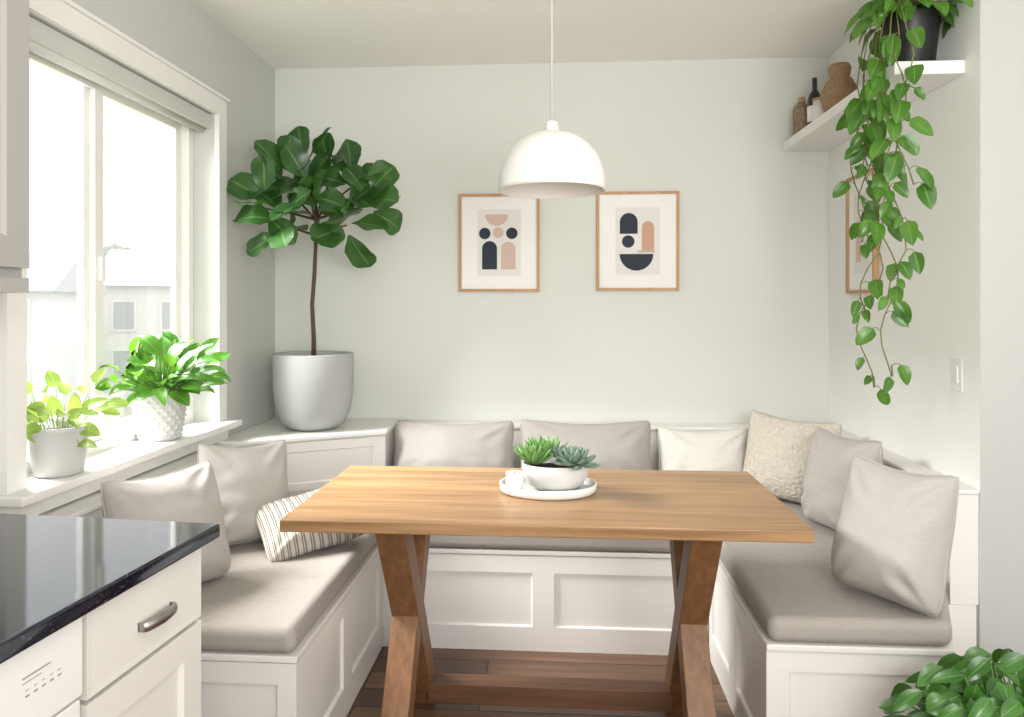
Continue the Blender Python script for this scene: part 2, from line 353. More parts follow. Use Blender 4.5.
boxes('trim_1',[(XL,XL+0.02,WY0-cz,WY0,WZ0,WZ1+cz),(XL,XL+0.02,WY1,WY1+cz,WZ0,WZ1+cz),(XL,XL+0.02,WY0,WY1,WZ1,WZ1+cz),(XL,XL+0.03,WY0-cz-0.008,WY1+cz+0.008,WZ1+cz,WZ1+cz+0.012)],M_trim,kind=S,label='white window casing')
box('trim_2',XL-0.155,XL+0.080,WY0-0.09,WY1+0.085,WZ0-0.028,WZ0,M_trim,kind=S,label='white painted window sill',bevel=0.006)
box('trim_3',XL,XL+0.025,WY0-0.07,WY1+0.07,0.740,WZ0-0.028,M_trim,kind=S,label='white sill apron')
# roller shade
rs=thing('roller_shade',(XL-0.04,2.33,WZ1-0.1),'white rolled-up roller shade in window head','window shade')
box('valance',XL-0.075,XL-0.012,WY0+0.004,WY1-0.004,WZ1-0.062,WZ1-0.002,M_shade,rs,bevel=0.006)
tubes('rolled_fabric',[([(XL-0.045,WY0+0.02,WZ1-0.064),(XL-0.045,WY1-0.02,WZ1-0.064)],0.018)],M_shade,rs,seg=16)
# ---------------------------------------------------------------- outside
box('ground',-40,-1.7,-10,45,-2.3,-2.2,M_grass,label='pale grassy ground outside the window',category='ground')
def house(x,y,w,dp,h,rh,m,rot,lab):
    M=T((x,y,-2.2))@RZ(rot); t=thing('house',(x,y,-2.2),lab,'house')
    box('siding',-w/2,w/2,-dp/2,dp/2,0,h,m,t,M=M)
    e=0.3; v=[(-w/2-e,-dp/2-e,h),(w/2+e,-dp/2-e,h),(w/2+e,dp/2+e,h),(-w/2-e,dp/2+e,h),(-w/2-e,0,h+rh),(w/2+e,0,h+rh)]
    mk('roof',v,[(0,1,5,4),(2,3,4,5),(0,4,3),(1,2,5),(3,2,1,0)],M_roof,t,M=M)
    for i in range(3):
        for z in (0.8,2.6):
            if z+1<h:
                xx=-w/2+w*(i+0.5)/3
                boxes('house_window',[(xx-0.35,xx+0.35,-dp/2-0.04,-dp/2,z,z+1.0)],M_hwin,t,M=M)
                boxes('house_window_trim',[(xx-0.43,xx-0.35,-dp/2-0.06,-dp/2,z-0.08,z+1.08),(xx+0.35,xx+0.43,-dp/2-0.06,-dp/2,z-0.08,z+1.08),(xx-0.35,xx+0.35,-dp/2-0.06,-dp/2,z+1,z+1.08),(xx-0.35,xx+0.35,-dp/2-0.06,-dp/2,z-0.08,z)],M_trim,t,M=M)
house(-18.0,21.5,5.0,4,3.9,1.3,M_house,15,'pale grey two-storey house with gabled roof')
house(-15.0,28,5.0,4,4.2,1.5,M_house2,15,'pale beige two-storey house with gabled roof')
boxes('fence',[(-14+i*0.32,-13.72+i*0.32,9.5,9.54,-2.2,-0.6) for i in range(34)]+[(-14,-3,9.54,9.6,-1.0,-0.9)],M_fence,label='weathered timber garden fence',category='fence')
for (x,y,z,r) in ((-32,38,0.9,2.6),(-24.0,38,1.8,2.6),(-17.5,38,2.4,2.6)):
    t=thing('tree',(x,y,-2.2),'hazy leafy tree beyond the houses','tree')
    tubes('tree_trunk',[([(x,y,-2.2),(x,y,z)],0.2)],M_tree,t)
    vs=[];fs=[];n1,n2=36,26
    for i in range(n2+1):
        th=math.pi*i/n2
        for j in range(n1):
            ph=2*math.pi*j/n1; d=V((math.sin(th)*math.cos(ph),math.sin(th)*math.sin(ph),math.cos(th)))
            vs.append(V((x,y,z))+d*r*(1+0.3*noise.noise(d*2+V((x,y,0)))+0.16*noise.noise(d*8)))
    for i in range(n2):
        for j in range(n1): fs.append((i*n1+j,(i+1)*n1+j,(i+1)*n1+(j+1)%n1,i*n1+(j+1)%n1))
    mk('tree_crown',vs,fs,M_tree,t,smooth=True)
# ---------------------------------------------------------------- benches
ZS=0.40; ZT=0.472; ZB=0.378
LBX=-0.69; RBX=0.565; BBY=2.70
lb=thing('storage_bench',(-1.0,2.3,0),'white panelled built-in storage bench below the window','bench')
box('bench_body',XL+0.005,LBX,1.82,2.69,0,ZS-0.012,M_bench,lb)
box('bench_lid',XL+0.1,LBX+0.018,1.80,2.685,ZS-0.018,ZS,M_bench,lb,bevel=0.003)
for i in range(2):
    shaker('panel',T((LBX,1.82+i*0.435,0.0))@RZ(90),0.435,ZS-0.02,M_bench,lb,fl=0.045,fr=0.045,ft=0.055,fb=0.10,th=0.016)
shaker('panel',T((XL+0.01,1.82,0.0)),LBX-XL-0.01+0.016,ZS-0.02,M_bench,lb,fl=0.05,fr=0.05,ft=0.055,fb=0.09,th=0.016)
lbk=thing('bench_backrest',(XL+0.05,2.3,0.5),'white painted panel backrest under the window sill','backrest')
box('back_panel',XL+0.002,XL+0.085,1.80,2.86,ZS+0.003,0.715,M_bench,lbk)
box('cap_rail',XL+0.002,XL+0.10,1.79,2.86,0.715,0.733,M_trim,lbk,bevel=0.004)
# back
bb=thing('storage_bench',(-0.06,3.05,0),'white panelled built-in storage bench along back wall','bench')
prism('bench_body',[(XL+0.01,2.70),(LBX+0.02,2.70),(LBX+0.02,BBY+0.02),(RBX-0.02,BBY+0.02),(RBX-0.02,3.49),(-0.77,3.49),(-0.77,3.165),(-1.24,2.895),(XL+0.01,2.85)],0,ZB-0.012,M_bench,bb)
prism('bench_lid',[(-1.31,2.69),(LBX+0.025,BBY+0.0),(RBX-0.022,BBY+0.0),(RBX-0.022,3.395),(-0.765,3.395),(-0.765,3.155),(-1.24,2.885),(-1.31,2.85)],ZB-0.018,ZB,M_bench,bb,bevel=0.003)
wb=(RBX-0.018-LBX-0.018)/2
for i in range(2):
    shaker('panel',T((LBX+0.018+i*wb,BBY+0.02,0.0)),wb,ZB-0.02,M_bench,bb,fl=0.04,fr=0.04,ft=0.065,fb=0.09,th=0.016)
bbk=thing('bench_backrest',(0.2,3.45,0.5),'white painted panel backrest along back wall','backrest')
box('back_panel',-0.765,1.175,3.40,YB-0.002,ZS+0.003,0.715,M_bench,bbk)
box('cap_rail',-0.765,1.165,3.39,YB-0.002,0.715,0.733,M_trim,bbk,bevel=0.004)
# right
rb=thing('storage_bench',(0.87,2.6,0),'white panelled built-in storage bench by the side wall','bench')
prism('bench_body',[(RBX,1.975),(1.02,1.975),(1.175,2.275),(1.262,2.275),(1.262,3.49),(RBX,3.49)],0,ZS-0.012,M_bench,rb)
prism('bench_lid',[(RBX-0.018,1.95),(1.03,1.95),(1.172,2.265),(1.172,3.395),(RBX-0.018,3.395)],ZS-0.018,ZS,M_bench,rb,bevel=0.003)
for i in range(2):
    shaker('panel',T((RBX,BBY+0.0-i*0.3625,0.0))@RZ(-90),0.3625,ZS-0.02,M_bench,rb,fl=0.045,fr=0.045,ft=0.055,fb=0.10,th=0.016)
shaker('panel',T((RBX-0.016,1.975,0.0)),1.02-RBX+0.016,ZS-0.02,M_bench,rb,fl=0.06,fr=0.05,ft=0.055,fb=0.09,th=0.016)
rbk=thing('bench_backrest',(1.22,2.9,0.5),'white painted panel backrest on the side wall','backrest')
box('back_panel',1.185,XR-0.002,2.275,3.39,ZS-0.011,0.725,M_bench,rbk)
box('cap_rail',1.178,XR-0.002,2.268,3.388,0.725,0.740,M_bench,rbk,bevel=0.004)
# corner cabinet
cc=thing('corner_cabinet',(-1.1,3.25,0),'white angled corner cabinet carrying the potted tree','cabinet')
cpoly=[(XL+0.003,2.865),(XL+0.1,2.865),(-1.245,2.93),(-0.785,3.185),(-0.785,YB-0.003),(XL+0.003,YB-0.003)]
prism('cabinet_body',cpoly,0,0.722,M_bench,cc)
prism('cabinet_top',[(XL+0.003,2.862),(XL+0.11,2.862),(-1.24,2.905),(-0.772,3.17),(-0.772,YB-0.003),(XL+0.003,YB-0.003)],0.722,0.742,M_trim,cc,bevel=0.004)
ang=math.degrees(math.atan2(0.255,0.46))
shaker('panel',T((-1.245,2.93,0.51))@RZ(ang),0.525,0.205,M_bench,cc,fl=0.05,fr=0.05,ft=0.04,fb=0.03,th=0.012,rec=0.008)
# seat cushions
def cushion(poly,lab,z0=ZS+0.002,z1=ZT):
    th=thing('seat_cushion',(sum(p[0] for p in poly)/len(poly),sum(p[1] for p in poly)/len(poly),z0),lab,'cushion')
    prism('cushion_cover',poly,z0,z1,M_seat,th,bevel=0.027,bseg=7)
    return th
cushion([(-1.312,1.795),(LBX+0.012,1.795),(LBX+0.012,2.68),(-1.312,2.68)],'grey fabric seat cushion on bench below window')
cushion([(-1.312,2.69),(RBX-0.022,2.69),(RBX-0.022,3.385),(-0.765,3.385),(-0.765,3.15),(-1.235,2.88),(-1.312,2.85)],'grey fabric seat cushion on bench along back wall',z0=ZB+0.002)
cushion([(RBX-0.012,1.945),(1.02,1.945),(1.165,2.262),(1.165,3.385),(RBX-0.012,3.385)],'grey fabric seat cushion on bench by side wall')
# ---------------------------------------------------------------- pillows
def pillow(loc,w,h,t,yaw,tilt,roll,m,lab,pin=0.055,seed=0,piping=True,group='throw pillows on the bench',wr_=0.8):
    n=40; vs=[];uv=[];fs=[]; idx={}
    M=T(loc)@RZ(yaw)@RX(-tilt)@RY(roll)
    def pt(u,v):
        k=1-0.07*(abs(u)*abs(v))**5
        x=w/2*u*(1-pin*(1-v*v))*k; z=h/2*v*(1-pin*(1-u*u))*k; return x,z-0.020*(1-u*u)*(v>0)*v
    for side in (-1,1):
        for i in range(n+1):
            for j in range(n+1):
                u=-math.cos(math.pi*i/n)*0.35+(-1+2*i/n)*0.65; v=-math.cos(math.pi*j/n)*0.35+(-1+2*j/n)*0.65
                edge=(i in(0,n) or j in(0,n))
                if edge and side==1: idx[(side,i,j)]=idx[(-1,i,j)]; continue
                x,z=pt(u,v)
                th=t/2*max(0,(1-abs(u)**2.2)*(1-abs(v)**2.2))**0.48
                th*=1-0.25*v
                P=V((x*3.2+seed*3.1,side*2+seed,z*3.2))
                wr=noise.noise(P*1.3)*0.016+noise.noise(P*2.8)*0.011+abs(noise.noise(V((P.x*2.2,P.y,P.z*4.5))))*0.010
                r=abs(u)*abs(v); wr+=math.sin((abs(u)-abs(v))*12+seed)*0.007*r
                for cu,cv in ((-1,1),(1,1),(-1,-1),(1,-1)):
                    dx,dz=u-cu,v-cv; rr=math.hypot(dx,dz)
                    if rr<0.9: wr+=0.006*math.sin(math.atan2(dz,dx)*10+seed)*math.sin(math.pi*rr/0.9)
                y=side*(th+wr*wr_*min(1,th/(t/2)*1.5))
                idx[(side,i,j)]=len(vs); vs.append((x,y,z)); uv.append((i/n,j/n))
    for side in (-1,1):
        for i in range(n):
            for j in range(n):
                q=(idx[(side,i,j)],idx[(side,i+1,j)],idx[(side,i+1,j+1)],idx[(side,i,j+1)])
                fs.append(q if side==-1 else q[::-1])
    th=thing('throw_pillow',loc,lab,'pillow',group)
    mk('pillow_cover',vs,fs,m,th,smooth=True,M=M,uvs=uv)
    if piping:
        ring=[]
        for k in range(4):
            for q in range(14):
                a=-1+2*q/14
                u,v=((a,-1),(1,a),(-a,1),(-1,-a))[k]; x,z=pt(u,v); ring.append(M@V((x,0,z)))
        ring.append(ring[0]); tubes('piping',[(ring,0.003)],m,th,seg=6)
    return th
pillow((-0.485,3.265,0.630),0.57,0.30,0.19,0,13,0,M_fab,'wide light grey linen pillow leaning on back rest',seed=1)
pillow((0.115,3.265,0.633),0.61,0.31,0.19,0,13,0,M_fab,'wide light grey linen pillow beside the white one',seed=2)
pillow((0.645,3.275,0.618),0.42,0.28,0.14,0,12,0,M_white,'small white textured pillow on back bench',seed=3)
pillow((0.965,3.10,0.658),0.39,0.37,0.15,-32,12,4,M_bou,'cream nubby boucle pillow in bench corner',seed=4,piping=False)
pillow((1.025,2.70,0.658),0.34,0.37,0.18,-70,9,0,M_fab,'grey linen pillow leaning on side rest',seed=5)
pillow((0.935,2.09,0.668),0.31,0.39,0.21,-52,14,2,M_fab,'large grey linen pillow at open end of bench',seed=6)
pillow((-1.135,2.02,0.650),0.35,0.36,0.19,60,17,0,M_fab,'grey linen pillow leaning below window sill',seed=7)
pillow((-1.10,2.45,0.650),0.32,0.36,0.17,44,15,4,M_fab,'grey linen pillow in the middle of window bench',seed=8)
pillow((-0.845,2.43,0.570),0.38,0.26,0.12,18,54,-18,M_stripe,'cream lumbar pillow with dark stripes',seed=9,piping=False)
# ---------------------------------------------------------------- table
tb=thing('dining_table',(-0.045,2.10,0),'oak trestle dining table with crossed wooden legs','table')
box('table_top',-0.718,0.620,1.80,2.43,0.718,0.75,M_top,tb,bevel=0.004)
def beam(y0,z0,y1,z1,xc,wx,th):
    d=V((0,y1-y0,z1-z0)).normalized(); hh=th/2
    k=hh/abs(d.z)
    return [(xc-wx/2,y0-k,z0),(xc+wx/2,y0-k,z0),(xc+wx/2,y0+k,z0),(xc-wx/2,y0+k,z0),(xc-wx/2,y1-k,z1),(xc+wx/2,y1-k,z1),(xc+wx/2,y1+k,z1),(xc-wx/2,y1+k,z1)]
BF=[(0,3,2,1),(4,5,6,7),(0,1,5,4),(1,2,6,5),(2,3,7,6),(3,0,4,7)]
for xc in (-0.45,0.378):
    mk('leg',beam(1.87,0,2.32,0.7175,xc,0.076,0.078),BF,M_leg,tb,bevel=0.003)
    mk('leg',beam(2.37,0,1.91,0.7175,xc,0.080,0.078),BF,M_leg,tb,bevel=0.003)
box('stretcher',-0.42,0.35,2.27,2.34,0.030,0.095,M_str,tb,bevel=0.003)
box('apron',-0.40,0.33,2.10,2.16,0.64,0.7175,M_str,tb,bevel=0.003)
# ---------------------------------------------------------------- centrepiece
TX,TY,TZ=-0.035,2.13,0.7505
tr=lathe('serving_tray',[(0.0,0),(0.133,0),(0.141,0.005),(0.144,0.026),(0.138,0.027),(0.134,0.009),(0.0,0.008)],(TX,TY,TZ),M_cer,sy=0.78,label='round white ceramic tray on the table',category='tray')
pl=thing('succulent_planter',(TX+0.005,TY,TZ+0.009),'low white bowl planted with green succulents','plant')
lathe('bowl',[(0.0,0),(0.06,0.0),(0.082,0.015),(0.096,0.045),(0.099,0.075),(0.094,0.075),(0.088,0.05),(0.0,0.045)],(TX+0.022,TY,TZ+0.0088),M_bowl,pl,sy=0.72)
lathe('soil',[(0.0,0.0),(0.089,0.0),(0.0,0.006)],(TX+0.022,TY,TZ+0.070),M_soil,pl,sy=0.7)
class Fat(Leaves):
    def fat(s,p,d,length,w,th,curl,pointy=1.0):
        p=V(p); d=V(d).normalized(); side=d.cross(V((0,0,1)))
        if side.length<0.1: side=V((1,0,0))
        side.normalize(); nr=side.cross(d).normalized(); cur=p.copy(); b=len(s.v); n=7
        for i in range(n+1):
            t=i/n; a=-curl*t; dd=d*math.cos(a)-nr*math.sin(a); nn=nr*math.cos(a)+d*math.sin(a)
            if i: cur=cur+dd*length/n
            k=(0.55+0.9*t)*(1-t**3)**pointy if t<1 else 0.02
            for j in range(6):
                q=2*math.pi*j/6; s.v.append(cur+side*(math.cos(q)*w/2*k)+nn*(math.sin(q)*th/2*k))
        for i in range(n):
            for j in range(6):
                j2=(j+1)%6; s.f.append((b+i*6+j,b+i*6+j2,b+(i+1)*6+j2,b+(i+1)*6+j))
def rosette(F,c,count,l0,w,th,elmin,elmax,curl):
    for i in range(count):
        t=i/count; el=elmin+(elmax-elmin)*t
        F.fat(V(c)+rdir(0,i*GA)*0.006*(1-t),rdir(el,i*GA),l0*(1-0.45*t),w*(1-0.4*t),th,curl)
F=Fat()
rosette(F,(TX-0.040,TY-0.005,TZ+0.082),34,0.085,0.024,0.011,R(18),R(85),0.5)
rosette(F,(TX-0.012,TY+0.03,TZ+0.09),26,0.09,0.023,0.011,R(25),R(85),0.4)
rosette(F,(TX-0.060,TY+0.02,TZ+0.083),18,0.06,0.020,0.010,R(20),R(80),0.4)
mk('spiky_succulent',F.v,F.f,M_suc,pl,smooth=True)
F=Fat()
rosette(F,(TX+0.078,TY-0.045,TZ+0.096),44,0.072,0.034,0.013,R(-30),R(80),0.75)
rosette(F,(TX+0.035,TY+0.0,TZ+0.10),24,0.05,0.024,0.010,R(0),R(75),0.75)
mk('rosette_succulent',F.v,F.f,M_suc2,pl,smooth=True)
cd=thing('candle',(TX-0.10,TY-0.05,TZ+0.009),'small white candle jar on the tray','candle')
lathe('candle_jar',[(0.0,0),(0.022,0),(0.025,0.003),(0.025,0.058),(0.022,0.058),(0.022,0.048),(0.0,0.048)],(TX-0.096,TY-0.052,TZ+0.0088),M_cer,cd,seg=32)
tubes('wick',[([(TX-0.096,TY-0.052,TZ+0.055),(TX-0.095,TY-0.052,TZ+0.070)],0.001)],M_dark,cd,seg=6)
# ---------------------------------------------------------------- pendant
PX,PY=-0.024,2.10; PZ=1.632; PH=0.158
pd=thing('pendant_lamp',(PX,PY,PZ),'white dome pendant lamp hanging over the table','lamp')
Rr=0.156; out=[];inn=[]
for i in range(21):
    a=math.pi/2*i/20; out.append((max(0.02,Rr*math.cos(a)**0.85 if i<20 else 0.02),0.014+PH*math.sin(a)))
inn=[(max(0.0,r-0.004),z-0.004) for r,z in reversed(out)]+[(Rr-0.004,0.0)]
lathe('lamp_shade',[(Rr-0.004,0.0),(Rr,0.0)]+out,(PX,PY,PZ),M_pend,pd,seg=72,cap=False)
lathe('shade_lining',[(0.0,PH+0.009)]+inn,(PX,PY,PZ),M_pendin,pd,seg=72,cap=False)
zt=PZ+PH+0.012
lathe('cap',[(0.036,0),(0.036,0.006),(0.022,0.012),(0.020,0.035),(0.008,0.040),(0.0,0.040)],(PX,PY,zt-0.006),M_pend,pd,seg=32)
tubes('cord',[([(PX,PY,zt+0.03),(PX,PY,ZC-0.02)],0.0035)],M_cord,pd)
lathe('ceiling_canopy',[(0.055,0),(0.05,-0.02),(0.0,-0.025)],(PX,PY,ZC),M_pend,pd,seg=32)
lathe('bulb',[(0.0,-0.105),(0.02,-0.10),(0.032,-0.08),(0.030,-0.055),(0.016,-0.03),(0.014,0.0),(0.0,0.0)],(PX,PY,PZ+0.155),M_paper,pd,seg=24)
# ---------------------------------------------------------------- art
def circ(cx,cz,r,a0=0,a1=360,n=32): return [(cx+r*math.cos(R(a0+(a1-a0)*i/n)),cz+r*math.sin(R(a0+(a1-a0)*i/n))) for i in range(n+(0 if a1-a0==360 else 1))]
def arch(x0,x1,z0,z1):
    r=(x1-x0)/2; return [(x0,z0),(x1,z0)]+circ((x0+x1)/2,z1-r,r,0,180,20)
def picture(M,w,h,shapes,lab,loc):
    t=thing('framed_print',loc,lab,'picture')
    f=0.013
    boxes('frame',[(-w/2,-w/2+f,-0.022,0,-h/2,h/2),(w/2-f,w/2,-0.022,0,-h/2,h/2),(-w/2+f,w/2-f,-0.022,0,-h/2,-h/2+f),(-w/2+f,w/2-f,-0.022,0,h/2-f,h/2)],M_oak,t,M=M)
    box('mat_board',-w/2+f,w/2-f,-0.012,-0.002,-h/2+f,h/2-f,M_paper,t,M=M)
    pw,ph=w*0.54,h*0.68
    v=[(-pw/2,-0.0125,-ph/2),(pw/2,-0.0125,-ph/2),(pw/2,-0.0125,ph/2),(-pw/2,-0.0125,ph/2)]; fs=[(0,1,2,3)]; mi=[0]
    mats=[M_print,M_navy,M_pink,M_terr,M_tan]
    for k,(poly,ci) in enumerate(shapes):
        b=len(v); v+=[(x,-0.0130-0.0002*k,z) for x,z in poly]; fs.append(tuple(range(b,b+len(poly)))); mi.append(ci)
    mk('print',v,fs,mats,t,M=M,midx=mi)
A=[(circ(-0.012,0.137,0.056,180,360),2),(circ(-0.070,0.045,0.028),1),(circ(0.062,0.045,0.028),1),(circ(-0.004,0.050,0.026),2),
   (arch(-0.083,-0.010,-0.130,0.008),1),(arch(0.010,0.080,-0.130,0.004),2)]
picture(T((-0.295,YB-0.001,1.603)),0.392,0.475,A,'oak framed print with pink and navy arches',(-0.295,YB,1.603))
B=[(arch(-0.085,0.0,0.035,0.135),1),(circ(-0.045,-0.002,0.030),1),(arch(0.020,0.078,-0.045,0.095),3),([(0.0,-0.055),(0.0,-0.045),(0.08,-0.045),(0.08,-0.055)],4),(circ(-0.006,-0.062,0.080,180,360),1)]
picture(T((0.372,YB-0.001,1.607)),0.392,0.475,B,'oak framed print with navy bowl and terracotta arch',(0.372,YB,1.607))
C=[(arch(-0.05,0.0,-0.12,0.06),2),(circ(0.03,0.06,0.03),1)]
picture(T((XR-0.001,3.10,1.60))@RZ(-90),0.28,0.50,C,'oak framed print on the side wall behind vines',(XR,3.10,1.60))
# ---------------------------------------------------------------- fiddle leaf fig
FX,FY,FZ=-1.115,3.20,0.7425
ft=thing('potted_fiddle_leaf_fig',(FX,FY,FZ),'tall fiddle leaf fig in a large pale grey pot','plant')
lathe('pot',[(0.0,0),(0.085,0),(0.105,0.004),(0.135,0.025),(0.157,0.065),(0.170,0.12),(0.176,0.19),(0.178,0.335),(0.174,0.34),(0.165,0.335),(0.163,0.295),(0.0,0.295)],(FX,FY,FZ),M_pot,ft,seg=64)
lathe('soil',[(0.162,0.0),(0.1,0.008),(0.0,0.014)],(FX,FY,FZ+0.297),M_soil,ft)
tips=[(-1.25,2.98,1.74),(-1.18,3.02,1.84),(-1.11,3.08,1.90),(-1.00,3.10,1.89),(-0.91,3.08,1.84),(-0.83,3.07,1.76),(-0.91,3.02,1.67),(-1.17,2.97,1.66),(-1.05,2.96,1.79),(-1.02,3.0,1.70)]
hub=V((-1.085,3.14,1.56))
br=[([(FX,FY,FZ+0.29),(FX+0.004,FY-0.01,1.15),(FX+0.0,FY-0.02,1.30),(FX+0.014,FY-0.03,1.44),hub,V((-1.07,3.10,1.76))],[0.012,0.010,0.009,0.009,0.008,0.006])]
for t_ in tips:
    t_=V(t_); q0=hub+V((0.0,-0.01,0.12 if t_.z>1.74 else 0.05)); mid=q0.lerp(t_,0.5)+V((0,0,-0.01)); br.append(([q0,mid,t_+V((0,0,-0.03))],[0.006,0.005,0.004]))
tubes('trunk',br,M_bark,ft,seg=10)
Lf=Leaves(); Lf.clamp=lambda q: V((max(q.x,-1.40),min(q.y,3.48),q.z))
cen=V((-1.04,3.08,1.76))
for k,t_ in enumerate(tips):
    t_=V(t_); o=(t_-cen)*4
    for i in range(6):
        az=i*GA+k*1.3; el=R(-28)+R(105)*(i/6)
        d=rdir(el,az); d=V((d.x*0.95,d.y*0.6-0.08,d.z+0.05))*0.95+o*0.33; d=d.normalized()
        Lf.add(t_+V((0,0,-0.05+0.013*i))+d*0.025,d,V((random.uniform(-.6,.6),random.uniform(-1.1,-0.2),0.75)),random.uniform(0.125,0.19),random.uniform(0.10,0.138),'fiddle',droop=random.uniform(0.1,0.85),fold=0.22,wave=0.15)
Lf.make('foliage',L_fid,ft)
# ---------------------------------------------------------------- window plants
wclamp=lambda q: V((max(q.x,-1.505),(min(max(q.y,WY0+0.012),WY1-0.012) if q.x<-1.385 else q.y),max(q.z,WZ0+0.01) if q.x<-1.32 else q.z))
wx,wy=-1.43,2.49; wz=WZ0+0.0005
p2=thing('potted_peace_lily',(wx,wy,wz),'lush bright green leafy plant in dimpled white pot','plant')
def dim(a,z):
    row=int(z/0.018); ph=math.pi if row%2 else 0
    return 0.0055*max(0,math.sin(a*18+ph))*max(0,math.sin(math.pi*((z/0.018)%1)))*(1 if 0.008<z<0.158 else 0)
pr=[(0.0,0),(0.066,0)]+[(0.068+0.022*(k/54)**0.8,0.003+0.162*k/54) for k in range(1,55)]+[(0.086,0.166),(0.080,0.14),(0.0,0.14)]
lathe('pot',pr,(wx,wy,wz),M_cerG,p2,seg=144,disp=lambda a,z:dim(a,z) if z>0.005 else 0)
Ll=Leaves(); Ll.clamp=wclamp; st=[]
for i in range(110):
    t=i/110; az=i*GA; el=R(12)+R(74)*t
    d=(rdir(el,az)+V((0.0,-0.06,0.05))).normalized(); b=V((wx+0.01,wy,wz+0.15))+rdir(0,az)*0.03
    sl=random.uniform(0.04,0.17); e=b+d*sl; st.append(([wclamp(b),wclamp(b+d*sl*0.5+V((0,0,0.008))),wclamp(e)],0.0022))
    Ll.add(e,(d+V((random.uniform(-.3,.3),random.uniform(-.3,.3),0.0))),V((0.3+random.uniform(-.5,.5),-0.5,1)),random.uniform(0.085,0.13),random.uniform(0.040,0.060),'lance',droop=random.uniform(0.5,1.6),fold=0.25,wave=0.10)
tubes('stems',st,M_stem,p2,seg=5); Ll.make('foliage',L_lily,p2)
# pale
wx,wy=-1.42,1.955
p1=thing('potted_pothos',(wx,wy,wz),'pale yellow-green trailing plant in white pot','plant')
lathe('pot',[(0.0,0),(0.056,0),(0.062,0.006),(0.071,0.05),(0.077,0.124),(0.079,0.126),(0.079,0.138),(0.074,0.138),(0.070,0.12),(0.0,0.12)],(wx,wy,wz),M_cerG,p1,seg=48)
lathe('soil',[(0.071,0.0),(0.0,0.006)],(wx,wy,wz+0.121),M_soil,p1)
Ll=Leaves(); Ll.clamp=wclamp; st=[]
for i in range(36):
    az=i*GA; el=R(28)+R(54)*(i/36); d=rdir(el,az); b=V((wx,wy,wz+0.125))+rdir(0,az)*0.04
    sl=random.uniform(0.02,0.14); e=b+d*sl
    if i%12==1: e=b+V((0.04,random.uniform(-0.04,0.02),random.uniform(-0.04,0.0)))
    m_=b.lerp(e,0.5)+V((0,0,0.01)); st.append(([wclamp(b),wclamp(m_),wclamp(e)],0.0010))
    Ll.add(e,(d*0.7+V((0.0,-0.15,-0.4))),V((0.5+random.uniform(-.4,.4),-0.8,0.6)),random.uniform(0.050,0.074),random.uniform(0.038,0.053),'heart',droop=0.7,fold=0.2,n=6)
tubes('stems',st,M_pstem,p1,seg=5); Ll.make('foliage',L_pale,p1)
# ---------------------------------------------------------------- wall shelf + things
SZ=2.07
box('wall_shelf',1.055,XR-0.001,2.35,YB-0.002,SZ-0.042,SZ,M_trim,label='white floating shelf on the side wall',category='shelf',bevel=0.002)
VX,VY=1.155,2.46
vp=thing('trailing_pothos',(VX,VY,SZ),'trailing green pothos in black pot on shelf','plant')
lathe('pot',[(0.0,0),(0.065,0),(0.070,0.005),(0.088,0.17),(0.090,0.185),(0.083,0.185),(0.078,0.16),(0.0,0.16)],(VX,VY,SZ+0.0005),M_blk,vp)
Ll=Leaves(); Ll.clamp=lambda q: V((min(q.x,1.262),q.y,min(q.z,ZC-0.005))); st=[]
strands=[(1.04,2.60,1.50),(1.03,2.54,1.75),(1.03,2.49,0.99),(1.03,2.45,1.22),(1.02,2.40,1.52),(1.04,2.37,1.02),(1.05,2.33,1.30),(1.06,2.30,1.62),(1.03,2.35,1.88)]
for k,(x,y,ze) in enumerate(strands):
    b=V((VX-0.02,VY+(y-VY)*0.3,SZ+0.175)); top=V((VX-0.09,VY+(y-VY)*0.7,SZ+0.20+random.uniform(0,0.05)))
    pts=[b,top,V((x+0.01,y,SZ+0.08))]
    z=SZ-0.0; i=0
    while z>ze:
        low=1.6 if z<1.5 else 1.0
        pts.append(V((x+low*0.022*math.sin(i*0.8+k*2),y+low*0.027*math.sin(i*0.55+k*1.7),z))); z-=0.05; i+=1
    if ze<1.1: pts.append(pts[-1]+V((0.02,0.04,0.0))); pts.append(pts[-1]+V((0.01,0.03,0.03)))
    st.append((pts,0.0022))
    for j in range(1,len(pts)):
        p=pts[j]; low=(p.z<1.5)
        cnt=1
        if random.random()<0.22 and not low: cnt=2
        if random.random()<(0.45 if low else 0.15): cnt=0
        if j>=len(pts)-2: cnt=1
        for _ in range(cnt):
            az=random.uniform(-math.pi*0.98,0.1); o=rdir(R(random.uniform(-35,25)),az)
            q=p+o*0.025+V((0,0,0.005)); st.append(([p,p+o*0.013+V((0,0,0.008)),q],0.0013))
            ln=random.uniform(0.038,0.094)*(0.9 if low else 1); d=(o*0.55+V((random.uniform(-.35,.35),0,-0.7))).normalized()
            nrm=V((random.uniform(-0.9,0.5),-1,0.45)).normalized()
            Ll.add(q,d,nrm,ln,ln*random.uniform(0.66,0.82),'heart',droop=random.uniform(0.1,0.8),fold=random.uniform(0.1,0.4),wave=0.05,n=6)
for i in range(90):
    az=i*GA; el=R(-8)+R(80)*(i/90); d=rdir(el,az); b=V((VX-0.01,VY-0.01,SZ+0.18)); e=b+d*random.uniform(0.08,0.17)
    st.append(([b,b.lerp(e,0.5)+V((0,0,0.01)),e],0.0018)); ln=random.uniform(0.06,0.095)
    Ll.add(e,(d+V((0,0,-0.55))),V((-0.2,-0.7,1)),ln,ln*0.75,'heart',droop=0.7,fold=0.2,wave=0.05,n=6)
tubes('vines',st,M_vstem,vp,seg=5); Ll.make('foliage',L_poth,vp)
